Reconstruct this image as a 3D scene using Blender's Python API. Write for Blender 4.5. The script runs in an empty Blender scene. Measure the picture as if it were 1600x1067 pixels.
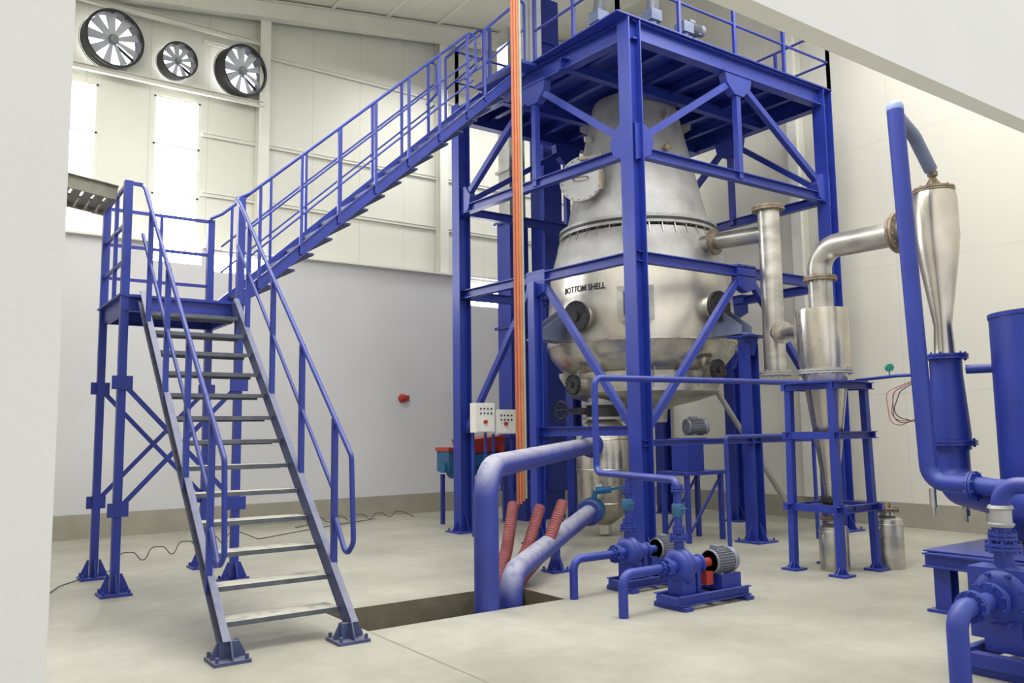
import bpy, math, random
from mathutils import Vector, Matrix
random.seed(4)
V=Vector
sc=bpy.context.scene
COL=sc.collection
W={}
# ------------------------------------------------------------ materials
def nodes(name):
    m=bpy.data.materials.new(name); m.use_nodes=True
    nt=m.node_tree; b=nt.nodes['Principled BSDF']
    return m,nt,b
def srgb(r,g,b):
    def c(x):
        x/=255.; return x/12.92 if x<=.04045 else ((x+.055)/1.055)**2.4
    return (c(r),c(g),c(b),1)
def mat(name,col,rough=.5,metal=0,var=.12,scale=4,bump=0,bscale=40,dust=0,dustcol=None,stretch=(1,1,1),rvar=.1,emit=0):
    m,nt,b=nodes(name); N=nt.nodes; L=nt.links
    geo=N.new('ShaderNodeNewGeometry')
    mp=N.new('ShaderNodeMapping'); mp.inputs['Scale'].default_value=stretch
    L.new(geo.outputs['Position'],mp.inputs[0])
    ns=N.new('ShaderNodeTexNoise'); ns.inputs['Scale'].default_value=scale; ns.inputs['Detail'].default_value=6
    L.new(mp.outputs[0],ns.inputs['Vector'])
    mx=N.new('ShaderNodeMix'); mx.data_type='RGBA'
    mx.inputs[6].default_value=tuple(c*(1-var) for c in col[:3])+(1,)
    mx.inputs[7].default_value=tuple(min(1,c*(1+var)) for c in col[:3])+(1,)
    mc=N.new('ShaderNodeMapRange'); mc.inputs[1].default_value=.3; mc.inputs[2].default_value=.7
    L.new(ns.outputs[0],mc.inputs[0]); L.new(mc.outputs[0],mx.inputs[0])
    out=mx.outputs[2]
    mr=N.new('ShaderNodeMapRange'); mr.inputs[3].default_value=max(.02,rough-rvar); mr.inputs[4].default_value=rough+rvar
    L.new(ns.outputs[0],mr.inputs[0])
    rout=mr.outputs[0]
    if dust:
        sx=N.new('ShaderNodeSeparateXYZ'); L.new(geo.outputs['Normal'],sx.inputs[0])
        m1=N.new('ShaderNodeMapRange'); m1.inputs[1].default_value=.1; m1.inputs[2].default_value=.85
        L.new(sx.outputs[2],m1.inputs[0])
        n2=N.new('ShaderNodeTexNoise'); n2.inputs['Scale'].default_value=9; n2.inputs['Detail'].default_value=5
        L.new(geo.outputs['Position'],n2.inputs['Vector'])
        m2=N.new('ShaderNodeMapRange'); m2.inputs[1].default_value=.1; m2.inputs[2].default_value=.5
        L.new(n2.outputs[0],m2.inputs[0])
        mu=N.new('ShaderNodeMath'); mu.operation='MULTIPLY'; L.new(m1.outputs[0],mu.inputs[0]); L.new(m2.outputs[0],mu.inputs[1])
        mu2=N.new('ShaderNodeMath'); mu2.operation='MULTIPLY'; mu2.inputs[1].default_value=dust; L.new(mu.outputs[0],mu2.inputs[0])
        md=N.new('ShaderNodeMix'); md.data_type='RGBA'; L.new(mu2.outputs[0],md.inputs[0]); L.new(out,md.inputs[6])
        md.inputs[7].default_value=dustcol or srgb(190,188,180)
        out=md.outputs[2]
    L.new(out,b.inputs['Base Color']); L.new(rout,b.inputs['Roughness'])
    b.inputs['Metallic'].default_value=metal
    if bump:
        nb=N.new('ShaderNodeTexNoise'); nb.inputs['Scale'].default_value=bscale; nb.inputs['Detail'].default_value=4
        L.new(geo.outputs['Position'],nb.inputs['Vector'])
        bp=N.new('ShaderNodeBump'); bp.inputs['Strength'].default_value=bump; bp.inputs['Distance'].default_value=.01
        L.new(nb.outputs[0],bp.inputs['Height']); L.new(bp.outputs[0],b.inputs['Normal'])
    return m
BLUE=mat('blue_paint',(.015,.034,.285,1),.42,0,.15,3,dust=.12)
BLUED=mat('blue_paint_dusty',(.016,.036,.29,1),.48,0,.15,3,dust=.3,dustcol=srgb(110,122,172))
BLUEP=mat('blue_paint_powdered',(.028,.044,.28,1),.55,0,.15,3,dust=.95,dustcol=srgb(168,168,180))
STEEL=mat('stainless_steel',(.50,.485,.45,1),.36,.92,.25,2.6,bump=.05,bscale=14,stretch=(1,1,2.5),rvar=.14)
STEELP=mat('stainless_polished',(.56,.53,.47,1),.27,.97,.25,2.2,bump=.04,bscale=6,stretch=(1,1,.6),rvar=.12)
SHELL=mat('stainless_brushed_shell',(.64,.61,.55,1),.36,.9,.16,2.2,bump=.04,bscale=6,stretch=(1,1,.6),rvar=.1)
STEELD=mat('stainless_dull',(.43,.43,.42,1),.52,.55,.2,3,bump=.05,bscale=20,rvar=.1)
RUSTY=mat('weathered_flange_steel',(.28,.23,.17,1),.5,.7,.35,10)
DARK=mat('dark_steel',(.05,.05,.055,1),.5,.4,.3,8)
BLACK=mat('black_rubber',(.015,.015,.017,1),.5,0,.2,8)
TREAD=mat('dusty_steel_tread',(.10,.11,.14,1),.6,.1,.25,7,dust=1.0,dustcol=srgb(192,189,176))
TREADB=mat('blue_grey_tread',(.04,.055,.15,1),.6,.1,.25,7,dust=.7,dustcol=srgb(150,152,156))
STRG=mat('stringer_paint',(.06,.075,.18,1),.5,.1,.25,5,dust=.6,dustcol=srgb(140,142,155))
MOTOR=mat('grey_motor_paint',srgb(132,137,146),.5,.3,.15,12)
TEAL=mat('teal_paint',srgb(25,95,150),.45,0,.2,8)
TEALD=mat('dull_teal_paint',srgb(40,90,130),.5,0,.2,8)
RED=mat('red_paint',srgb(165,52,38),.45,0,.15,8)
ORANGE=mat('copper_orange_cable',srgb(190,112,74),.6,0,.1,8)
REDB=mat('brick_red_cable',srgb(170,98,68),.6,0,.12,8)
GREYG=mat('grey_green_cable',srgb(150,148,128),.5,0,.1,8)
HOSE=mat('red_corrugated_conduit',srgb(152,86,88),.65,0,.12,8)
WHITE=mat('white_enamel',srgb(225,225,220),.4,0,.05,6)
GREYC=mat('grey_cabinet_paint',srgb(150,154,156),.5,.1,.08,5)
BLADE=mat('pale_blade_paint',srgb(205,208,214),.45,.1,.08,5)
BRKT=mat('grey_blue_bracket',srgb(115,126,155),.5,.3,.12,5)
CREAM=mat('cream_painted_steel',srgb(226,225,215),.5,0,.04,2)
GRATE=mat('galvanised_steel',srgb(130,128,118),.6,.3,.2,8)
INK=mat('black_marker_ink',(.02,.02,.022,1),.8,0,.1,10)
GREEN=mat('green_gauge',srgb(40,140,120),.4,0,.1,8)
CAP=mat('pale_cap_paint',srgb(150,165,215),.45)
PLASTG=mat('plaster_grey',srgb(208,208,209),.85,0,.04,.7,bump=.1,bscale=60)
JAMB=mat('white_plaster',srgb(230,229,223),.9,0,.02,3,bump=.15,bscale=50)
PLAST=mat('plaster_cream',srgb(228,225,215),.85,0,.035,1.1,bump=.1,bscale=60)
BASEB=mat('baseboard_grey_paint',srgb(158,154,140),.7,0,.08,3)
PITM=mat('damp_pit_concrete',srgb(112,108,90),.7,0,.35,3,bump=.4,bscale=20)
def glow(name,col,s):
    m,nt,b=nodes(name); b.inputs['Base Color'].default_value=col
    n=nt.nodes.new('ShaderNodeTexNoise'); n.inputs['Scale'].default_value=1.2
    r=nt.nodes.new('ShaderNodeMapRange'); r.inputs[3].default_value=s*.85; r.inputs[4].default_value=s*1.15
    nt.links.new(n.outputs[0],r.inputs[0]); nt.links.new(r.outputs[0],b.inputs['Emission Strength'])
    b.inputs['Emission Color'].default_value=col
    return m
DAY=glow('daylit_glazing_and_glare',(.97,.98,1,1),20)  # also used for the two glowing panes added as glare
DAYF=glow('daylit_fan_opening',(.93,.93,1,1),1.6)
def seams(name,axis,sp,w,c0,c1,hsp=None,rough=.55):
    m,nt,b=nodes(name); N=nt.nodes;L=nt.links
    geo=N.new('ShaderNodeNewGeometry'); sx=N.new('ShaderNodeSeparateXYZ'); L.new(geo.outputs['Position'],sx.inputs[0])
    def line(ax,s):
        d=N.new('ShaderNodeMath');d.operation='DIVIDE';d.inputs[1].default_value=s;L.new(sx.outputs[ax],d.inputs[0])
        a=N.new('ShaderNodeMath');a.operation='FRACT';L.new(d.outputs[0],a.inputs[0])
        lt=N.new('ShaderNodeMath');lt.operation='LESS_THAN';lt.inputs[1].default_value=w/s;L.new(a.outputs[0],lt.inputs[0]);return lt
    l=line(axis,sp)
    if hsp:
        l2=line(2,hsp);mm=N.new('ShaderNodeMath');mm.operation='MAXIMUM';L.new(l.outputs[0],mm.inputs[0]);L.new(l2.outputs[0],mm.inputs[1]);l=mm
    ns=N.new('ShaderNodeTexNoise');ns.inputs['Scale'].default_value=.9;ns.inputs['Detail'].default_value=5;L.new(geo.outputs['Position'],ns.inputs['Vector'])
    mz=N.new('ShaderNodeMix');mz.data_type='RGBA';L.new(ns.outputs[0],mz.inputs[0]);mz.inputs[6].default_value=tuple(x*.93 for x in c0[:3])+(1,);mz.inputs[7].default_value=tuple(min(1,x*1.06) for x in c0[:3])+(1,)
    mx=N.new('ShaderNodeMix');mx.data_type='RGBA';mx.inputs[7].default_value=c1;L.new(mz.outputs[2],mx.inputs[6])
    L.new(l.outputs[0],mx.inputs[0]);L.new(mx.outputs[2],b.inputs['Base Color']);b.inputs['Roughness'].default_value=rough
    return m
CLAD=seams('panel_cladding',0,1.0,.015,srgb(223,223,211),srgb(206,205,192))
WALLR=seams('cream_panel_wall',1,2.4,.015,srgb(218,215,204),srgb(208,204,192),2.1,.85)
def floormat():
    m,nt,b=nodes('polished_concrete'); N=nt.nodes;L=nt.links
    geo=N.new('ShaderNodeNewGeometry')
    n1=N.new('ShaderNodeTexNoise');n1.inputs['Scale'].default_value=.8;n1.inputs['Detail'].default_value=8;L.new(geo.outputs['Position'],n1.inputs['Vector'])
    cr=N.new('ShaderNodeValToRGB');cr.color_ramp.elements[0].position=.3;cr.color_ramp.elements[0].color=srgb(152,150,137)
    cr.color_ramp.elements[1].position=.7;cr.color_ramp.elements[1].color=srgb(182,179,165)
    L.new(n1.outputs[0],cr.inputs[0])
    n2=N.new('ShaderNodeTexNoise');n2.inputs['Scale'].default_value=5;n2.inputs['Detail'].default_value=10;n2.inputs['Roughness'].default_value=.7;L.new(geo.outputs['Position'],n2.inputs['Vector'])
    mr=N.new('ShaderNodeMapRange');mr.inputs[3].default_value=.74;mr.inputs[4].default_value=1.2;L.new(n2.outputs[0],mr.inputs[0])
    mu=N.new('ShaderNodeMix');mu.data_type='RGBA';mu.blend_type='MULTIPLY';mu.inputs[0].default_value=1
    L.new(cr.outputs[0],mu.inputs[6]);L.new(mr.outputs[0],mu.inputs[7])
    sx=N.new('ShaderNodeSeparateXYZ');L.new(geo.outputs['Position'],sx.inputs[0])
    cp=N.new('ShaderNodeMath');cp.operation='COMPARE';cp.inputs[1].default_value=3.05;cp.inputs[2].default_value=.008;L.new(sx.outputs[0],cp.inputs[0])
    ly=N.new('ShaderNodeMath');ly.operation='LESS_THAN';ly.inputs[1].default_value=6.3;L.new(sx.outputs[1],ly.inputs[0])
    m3=N.new('ShaderNodeMath');m3.operation='MULTIPLY';L.new(cp.outputs[0],m3.inputs[0]);L.new(ly.outputs[0],m3.inputs[1])
    m4=N.new('ShaderNodeMix');m4.data_type='RGBA';L.new(m3.outputs[0],m4.inputs[0]);L.new(mu.outputs[2],m4.inputs[6]);m4.inputs[7].default_value=srgb(126,122,106)
    L.new(m4.outputs[2],b.inputs['Base Color'])
    b.inputs['Roughness'].default_value=.5
    bp=N.new('ShaderNodeBump');bp.inputs['Strength'].default_value=.15;bp.inputs['Distance'].default_value=.01;L.new(n2.outputs[0],bp.inputs['Height']);L.new(bp.outputs[0],b.inputs['Normal'])
    return m
FLOOR=floormat()
# ------------------------------------------------------------ mesh builder
def frame(d,up=None):
    d=V(d).normalized()
    if up is None: up=V((0,0,1))
    up=V(up)
    if abs(d.dot(up.normalized()))>.98: up=V((1,0,0)) if abs(d.x)<.9 else V((0,1,0))
    s=d.cross(up).normalized(); u=s.cross(d).normalized()
    return d,s,u
class M:
    def __init__(s): s.v=[];s.f=[]
    def add(s,vs,fs):
        o=len(s.v); s.v+= [tuple(v) for v in vs]; s.f+=[tuple(i+o for i in f) for f in fs]; return s
    def box(s,c,d,rot=None):
        c=V(c);h=V(d)/2;vs=[]
        for x in(-1,1):
            for y in(-1,1):
                for z in(-1,1):
                    p=V((x*h.x,y*h.y,z*h.z))
                    if rot is not None:p=rot@p
                    vs.append(c+p)
        return s.add(vs,[(0,1,3,2),(4,6,7,5),(0,4,5,1),(2,3,7,6),(0,2,6,4),(1,5,7,3)])
    def ext(s,ol,p,q,up=None):
        p=V(p);q=V(q);d,sd,u=frame(q-p,up);n=len(ol)
        vs=[p+sd*a+u*b for a,b in ol]+[q+sd*a+u*b for a,b in ol]
        fs=[(i,(i+1)%n,n+(i+1)%n,n+i) for i in range(n)]+[tuple(range(n-1,-1,-1)),tuple(range(n,2*n))]
        return s.add(vs,fs)
    def bar(s,p,q,w,h,up=None): return s.ext([(-w/2,-h/2),(w/2,-h/2),(w/2,h/2),(-w/2,h/2)],p,q,up)
    def ib(s,p,q,w,h,t=.014,up=None):
        a,b=w/2,h/2
        return s.ext([(-a,-b),(a,-b),(a,-b+t),(t/2,-b+t),(t/2,b-t),(a,b-t),(a,b),(-a,b),(-a,b-t),(-t/2,b-t),(-t/2,-b+t),(-a,-b+t)],p,q,up)
    def ch(s,p,q,w,h,t=.01,up=None,flip=1):
        ol=[(0,-h/2),(w,-h/2),(w,-h/2+t),(t,-h/2+t),(t,h/2-t),(w,h/2-t),(w,h/2),(0,h/2)]
        return s.ext([(x*flip,y) for x,y in ol],p,q,up)
    def rev(s,prof,o,ax=(0,0,1),n=32,caps=True):
        o=V(o);d,a,b=frame(ax);vs=[];fs=[]
        for r,t in prof:
            for i in range(n):
                th=2*math.pi*i/n; vs.append(o+d*t+a*(r*math.cos(th))+b*(r*math.sin(th)))
        for k in range(len(prof)-1):
            for i in range(n):
                j=(i+1)%n; fs.append((k*n+i,k*n+j,(k+1)*n+j,(k+1)*n+i))
        if caps:
            fs.append(tuple(range(n-1,-1,-1))); k=(len(prof)-1)*n; fs.append(tuple(range(k,k+n)))
        return s.add(vs,fs)
    def cyl(s,p,q,r,r2=None,n=20):
        p=V(p);q=V(q); return s.rev([(r,0),(r if r2 is None else r2,(q-p).length)],p,q-p,n)
    def path(s,pts,br,seg=7):
        P=[V(p) for p in pts]; path=[P[0]]
        for i in range(1,len(P)-1):
            a=(P[i-1]-P[i]);b=(P[i+1]-P[i]);la,lb=a.length,b.length;a.normalize();b.normalize()
            ang=a.angle(b)
            if ang>3.1: path.append(P[i]);continue
            t=min(br/math.tan(ang/2),la*.49,lb*.49)
            p0=P[i]+a*t;p2=P[i]+b*t
            for k in range(seg+1):
                u=k/seg; 
                rr=t*math.tan(ang/2); c=P[i]+(a+b).normalized()*(rr/math.sin(ang/2))
                e0=(p0-c);e1=(p2-c);w=e0.angle(e1)
                path.append(c+(e0*math.sin((1-u)*w)+e1*math.sin(u*w))/math.sin(w))
        path.append(P[-1]); return path
    def tube(s,pts,r,br=.15,n=14,caps=True,seg=7):
        path=s.path(pts,br,seg)
        vs=[];fs=[];d=(path[1]-path[0]).normalized();_,sd,up=frame(d)
        for i,p in enumerate(path):
            if i==0:t=(path[1]-path[0])
            elif i==len(path)-1:t=(path[-1]-path[-2])
            else:t=(path[i+1]-path[i]).normalized()+(path[i]-path[i-1]).normalized()
            t.normalize(); q=d.rotation_difference(t); sd=q@sd; up=q@up; d=t
            for k in range(n):
                th=2*math.pi*k/n; vs.append(p+sd*(r*math.cos(th))+up*(r*math.sin(th)))
        for i in range(len(path)-1):
            for k in range(n):
                j=(k+1)%n; fs.append((i*n+k,i*n+j,(i+1)*n+j,(i+1)*n+k))
        if caps: fs.append(tuple(range(n-1,-1,-1))); k=(len(path)-1)*n; fs.append(tuple(range(k,k+n)))
        return s.add(vs,fs)
    def torus(s,o,ax,R,r,n=32,k=8):
        o=V(o);d,a,b=frame(ax);vs=[];fs=[]
        for i in range(n):
            th=2*math.pi*i/n;e=a*math.cos(th)+b*math.sin(th)
            for j in range(k):
                ph=2*math.pi*j/k; vs.append(o+e*(R+r*math.cos(ph))+d*(r*math.sin(ph)))
        for i in range(n):
            for j in range(k):
                fs.append((i*k+j,((i+1)%n)*k+j,((i+1)%n)*k+(j+1)%k,i*k+(j+1)%k))
        return s.add(vs,fs)
    def bolts(s,o,ax,R,nb,r=.012,L=.05):
        o=V(o);d,a,b=frame(ax)
        for i in range(nb):
            th=2*math.pi*(i+.5)/nb; c=o+a*(R*math.cos(th))+b*(R*math.sin(th)); s.cyl(c-d*L/2,c+d*L/2,r,n=6)
        return s
    def flange(s,o,ax,R,t=.03,nb=12,pair=True,br=.011):
        o=V(o);d=V(ax).normalized()
        if pair:
            s.cyl(o-d*(t+.003),o-d*.003,R,n=28); s.cyl(o+d*.003,o+d*(t+.003),R,n=28)
        else: s.cyl(o-d*t/2,o+d*t/2,R,n=28)
        return s.bolts(o,ax,R*.88,nb,br,t*2+.04)
    def sph(s,o,r,n=16,sc=(1,1,1)):
        pr=[(max(1e-4,r*math.sin(math.pi*i/n)),-r*math.cos(math.pi*i/n)*sc[2]) for i in range(n+1)]
        return s.rev(pr,o,(0,0,1),n=2*n,caps=False)
    def prism(s,pts,th):
        P=[V(p) for p in pts]; nrm=(P[1]-P[0]).cross(P[2]-P[0]).normalized()*th/2;n=len(P)
        return s.add([p-nrm for p in P]+[p+nrm for p in P],[(i,(i+1)%n,n+(i+1)%n,n+i) for i in range(n)]+[tuple(range(n-1,-1,-1)),tuple(range(n,2*n))])
def mk(name,m,mats,center):
    me=bpy.data.meshes.new(name)
    me.from_pydata([tuple(V(v)-center) for v in m.v],[],m.f)
    for x in (mats if isinstance(mats,(list,tuple)) else [mats]): me.materials.append(x)
    import bmesh
    bm=bmesh.new();bm.from_mesh(me);bmesh.ops.recalc_face_normals(bm,faces=bm.faces);bm.to_mesh(me);bm.free()
    me.polygons.foreach_set('use_smooth',[True]*len(me.polygons)); me.set_sharp_from_angle(angle=math.radians(38))
    o=bpy.data.objects.new(name,me); COL.objects.link(o); return o
def thing(name,label,cat,loc,group=None):
    o=bpy.data.objects.new(name,None); o.empty_display_size=.2; COL.objects.link(o); o.location=loc
    o['label']=label;o['category']=cat
    if group:o['group']=group
    W[o]=V(loc); return o
def ctr(m):
    xs=list(zip(*m.v)); return V([(min(a)+max(a))/2 for a in xs])
def part(par,name,m,mt,label=None):
    c=ctr(m); o=mk(name,m,mt,c); o.parent=par; o.location=c-W[par]; W[o]=c
    if label:o['label']=label
    return o
def pt(par,name,mt,fn,*a,**k):
    m=M(); getattr(m,fn)(*a,**k); return part(par,name,m,mt)
def solo(name,m,mt,label=None,cat=None,group=None,kind=None):
    c=ctr(m); z=min(v[2] for v in m.v); c.z=z; o=mk(name,m,mt,c); o.location=c; W[o]=c
    if label:o['label']=label
    if cat:o['category']=cat
    if group:o['group']=group
    if kind:o['kind']=kind
    return o
def struct(name,m,mt): return solo(name,m,mt,kind='structure')
# ------------------------------------------------------------ room
PX0,PX1,PY0,PY1=3.05,5.1,6.36,7.25
m=M()
xs=[-4,PX0,PX1,12.8];ys=[-3,PY0,PY1,15.2]
for i in range(3):
    for j in range(3):
        if i==1 and j==1: continue
        m.add([(xs[i],ys[j],0),(xs[i+1],ys[j],0),(xs[i+1],ys[j+1],0),(xs[i],ys[j+1],0)],[(0,1,2,3)])
nf=len(m.f)
D=-.7
m.add([(PX0,PY0,0),(PX1,PY0,0),(PX1,PY1,0),(PX0,PY1,0),(PX0,PY0,D),(PX1,PY0,D),(PX1,PY1,D),(PX0,PY1,D)],[(0,4,5,1),(1,5,6,2),(2,6,7,3),(3,7,4,0),(4,7,6,5)])
me=bpy.data.meshes.new('floor');me.from_pydata(m.v,[],m.f);me.materials.append(FLOOR);me.materials.append(PITM)
for p in me.polygons:
    if p.index>=nf:p.material_index=1
fl=bpy.data.objects.new('floor',me);COL.objects.link(fl);fl['kind']='structure'
wins_and_glare=[(1.25,2.2,4.88,7.55),(3.08,3.88,4.55,7.58),(4.05,5.3,4.45,4.8),(9.4,10.35,4.25,4.8)]  # last two: added glowing panes standing in for glare, not real windows
m=M();m.box((4.4,14.95,2.125),(16.8,.3,4.25))
def seg(x0,x1,z0,z1,y=14.95,t=.3): m.box(((x0+x1)/2,y,(z0+z1)/2),(x1-x0,t,z1-z0))
seg(-4,3.08,4.25,4.85);seg(3.08,3.88,4.25,4.55);seg(3.88,4.05,4.25,4.85);seg(4.05,5.3,4.25,4.45);seg(4.05,5.3,4.8,4.85);seg(5.3,9.4,4.25,4.85);seg(9.4,10.35,4.8,4.85);seg(10.35,12.8,4.25,4.85)
struct('wall_back',m,PLASTG)
m=M()
def panel(x0,x1,z0,z1): seg(x0,x1,z0,z1,15.15,.1)
panel(-4,1.25,4.85,11.6);panel(1.25,2.2,7.55,11.6);panel(2.2,3.08,4.85,11.6);panel(3.08,3.88,7.58,11.6);panel(3.88,12.8,4.85,11.6)
struct('wall_back_upper',m,CLAD)
for i,(x0,x1,z0,z1) in enumerate(wins_and_glare):
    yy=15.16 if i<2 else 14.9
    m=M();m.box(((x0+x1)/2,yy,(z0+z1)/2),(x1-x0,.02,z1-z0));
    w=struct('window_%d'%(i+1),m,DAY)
    f=M()
    for z in ((z0+.02,5.8,6.7,z1-.02) if i<2 else (z0+.015,z1-.015)): f.box(((x0+x1)/2,yy-.03,z),(x1-x0,.04,.03))
    for x in (x0+.02,x1-.02): f.box((x,yy-.03,(z0+z1)/2),(.04,.04,z1-z0))
    part(w,'window_frame',f,CREAM)  # the added glare panes get a frame too
m=M();m.box((12.9,6.1,5.8),(.2,18.3,11.6));struct('wall_right',m,WALLR)
m=M();m.box((-4.1,6.1,5.8),(.2,18.3,11.6));struct('wall_left',m,PLAST)
m=M();m.box((-1.905,1.64,1.475),(4.19,.08,2.95));m.box((4.4,1.64,7.28),(16.8,.08,8.66));struct('wall_front',m,JAMB)
m=M();m.add([(-4,1.6,8.4),(12.9,1.6,10.95),(12.9,15.3,10.95),(-4,15.3,8.4)],[(0,1,2,3)]);struct('ceiling',m,CLAD)
m=M();m.box((4.4,14.785,.19),(16.8,.03,.38));struct('baseboard_back',m,BASEB)
m=M();m.box((12.785,8.2,.19),(.03,13.1,.38));struct('baseboard_right',m,BASEB)
m=M()
for x0,x1 in ((-4,3.06),(3.9,12.8)): m.box(((x0+x1)/2,14.85,4.87),(x1-x0,.3,.04))
struct('trim_1',m,CREAM)
m=M()
for x in (4.97,8.86): m.ib((x,14.97,4.89),(x,14.97,9.6+.15*(x-5)),.2,.2,up=(0,1,0))
for z in (5.9,7.0,8.75): m.ch((3.9,15.08,z),(12.8,15.08,z),.03,.07)
struct('trim_2',m,CREAM)
m=M()
for y in (14.8,10.2,5.6): m.ib((-4,y,8.2),(12.8,y,10.72),.2,.35)
for k in range(14):
    x=-3.4+k*1.2; m.ch((x,1.7,8.43+.151*(x+4)),(x,15.1,8.43+.151*(x+4)),.06,.14)
struct('trim_3',m,CREAM)
m=M()
for y in (12.4,8.9): m.ib((12.68,y,.4),(12.68,y,10.6),.2,.22)
struct('trim_4',m,CREAM)
m=M();m.ch((1.3,14.93,7.72),(4.95,14.93,7.72),.06,.1);m.ch((1.3,14.93,8.9),(4.95,14.93,8.9),.06,.1)
struct('trim_5',m,CREAM)
# fans
def fan(x,z,R,tilt):
    t=thing('axial_fan','round black-rimmed axial exhaust fan with pale blades on the cladding','fan',(x,14.98,z),'exhaust fans on the upper wall')
    ax=V((tilt,-1,-.12)).normalized(); o=V((x,15.0,z))
    m=M();m.rev([(R,.0),(R,.3),(R*.96,.3),(R*.96,.0)],o,ax,40,caps=False);m.rev([(R*1.05,.27),(R*1.05,.31),(R*.96,.31),(R*.96,.27),(R*1.05,.27)],o,ax,40,caps=False);m.rev([(R*1.05,0),(R*1.05,.03)],o,ax,40,caps=False)
    part(t,'housing',m,BLACK)
    m=M();m.cyl(o+ax*.02,o+ax*.03,R*.95,n=40);part(t,'daylit_opening',m,DAYF,'bright translucent opening behind the blades')
    m=M();m.rev([(.001,.3),(R*.14,.28),(R*.18,.25),(R*.18,.14),(.001,.14)],o,ax,24,caps=False);part(t,'hub',m,GREYC)
    d,a,b=frame(ax)
    for i in range(9):
        m=M()
        th=2*math.pi*i/9; e=a*math.cos(th)+b*math.sin(th); g=-a*math.sin(th)+b*math.cos(th)
        c=o+ax*.2; pts=[]
        for rr,wd,tw in ((R*.17,R*.1,.7),(R*.55,R*.13,.5),(R*.92,R*.17,.35)):
            w=(g*math.cos(tw)+d*math.sin(tw))*wd; pts.append((c+e*rr-w,c+e*rr+w))
        th_=d*.005
        vs=[]
        for k in range(3):
            p0,p1=pts[k]; vs+=[p0-th_,p1-th_,p1+th_,p0+th_]
        fs=[(0,1,2,3),(8,11,10,9)]
        for k in (0,4):
            for j in range(4): fs.append((k+j,k+(j+1)%4,k+4+(j+1)%4,k+4+j))
        m.add(vs,fs)
        part(t,'blade',m,BLADE)
    m=M()
    for k in range(3):
        th=math.pi/2+2*math.pi*k/3; e=a*math.cos(th)+b*math.sin(th); m.bar(o+ax*.1,o+ax*.1+e*R*.96,.02,.04)
    part(t,'motor_strut',m,BLACK)
fan(2.3,8.28,.46,.2);fan(3.37,8.17,.3,.1);fan(4.46,8.27,.44,.3)
# ------------------------------------------------------------ stairs
ST=thing('steel_staircase','blue steel two-flight staircase with mid landing beside the tower','staircase',(2.3,8.5,0))
def base(mm,x,y,s=.3,h=.16):
    mm.box((x,y,.012),(s,s,.024))
    for dx,dy in ((1,0),(-1,0),(0,1),(0,-1)):
        mm.prism([(x+dx*.05,y+dy*.05,.024),(x+dx*s*.47,y+dy*s*.47,.024),(x+dx*s*.47,y+dy*s*.47,.05),(x+dx*.07,y+dy*.07,h+.05),(x+dx*.05,y+dy*.05,h+.05)],.012)
    for a in(-1,1):
        for b in(-1,1): mm.cyl((x+a*s*.4,y+b*s*.4,.02),(x+a*s*.4,y+b*s*.4,.06),.014,n=6)
LZ=3.08
xa,xb=1.87,2.79
ya,yb=6.15,9.32
for x,fl_ in ((xa,-1),(xb,1)):
    m=M();m.ch((x,ya,-.02+.12),(x,yb,LZ-.02),.055,.14,flip=fl_,t=.014);m.bar((x,ya+.02,.0),(x,ya+.02,.14),.06,.14);base(m,x,ya+.02,.26,.1);part(ST,'stringer',m,STRG)
N1=14
for i in range(1,N1):
    z=LZ*i/N1;y=ya+(yb-ya)*i/N1-.02
    m=M();m.box(((xa+xb)/2,y+.1,z),(xb-xa-.02,.235,.025));m.box(((xa+xb)/2,y-.012,z-.006),(xb-xa-.02,.012,.036));m.box(((xa+xb)/2,y+.215,z-.012),(xb-xa-.02,.012,.05))
    part(ST,'tread',m,TREAD)
R=.021
def flightrail(x):
    sl=(LZ)/(yb-ya)
    zs=lambda y:.1+sl*(y-ya)
    m=M();m.tube([(x,9.4,4.27),(x,9.25,4.2),(x,6.22,1.42),(x,6.17,.74),(x,6.3,.62),(x,6.52,.9)],R,.08)
    h=part(ST,'handrail',m,BLUE)
    pt(ST,'middle_rail',BLUE,'tube',[(x,9.3,3.72),(x,6.6,zs(6.6)+.62)],R*.8)
    for y in (6.55,7.3,8.1,8.9):
        pt(ST,'railing_post',BLUE,'bar',(x,y,zs(y)-.06),(x,y,1.42+(4.2-1.42)/(9.25-6.22)*(y-6.22)),.045,.045,up=(0,1,0))
flightrail(xa-.04);flightrail(xb+.04)
lx0,lx1,ly0,ly1=1.69,2.89,9.39,10.62
m=M()
m.box(((lx0+lx1)/2,(ly0+ly1)/2,LZ-.01),(lx1-lx0+.12,ly1-ly0+.1,.02))
for p,q in (((lx0,ly0),(lx1,ly0)),((lx0,ly1),(lx1,ly1)),((lx0,ly0),(lx0,ly1)),((lx1,ly0),(lx1,ly1))):
    m.ch((p[0],p[1],LZ-.1),(q[0],q[1],LZ-.1),.06,.16)
part(ST,'landing_platform',m,BLUE)
for x in (lx0,lx1):
    for y in (ly0,ly1):
        m=M();m.bar((x,y,0),(x,y,4.3),.08,.08,up=(0,1,0));base(m,x,y,.3,.16);part(ST,'landing_column',m,BLUE)
for y in (ly0-.03,ly1+.03):
    pt(ST,'cross_brace',BLUE,'bar',(lx0,y,.85),(lx1,y,2.15),.05,.012,up=(0,1,0))
    pt(ST,'cross_brace',BLUE,'bar',(lx0,y-.015,2.15),(lx1,y-.015,.85),.05,.012,up=(0,1,0))
    for x in (lx0,lx1):
        for z in (.85,2.15): pt(ST,'brace_plate',BLUE,'box',(x,y-.02,z),(.2,.014,.14))
for z in (3.45,3.85,4.28):
    pt(ST,'landing_rail',BLUE,'bar',(lx0,ly0,z),(lx0,ly1,z),.035,.035)
    pt(ST,'landing_rail',BLUE,'bar',(lx0,ly1,z),(lx1,ly1,z),.035,.035)
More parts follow.
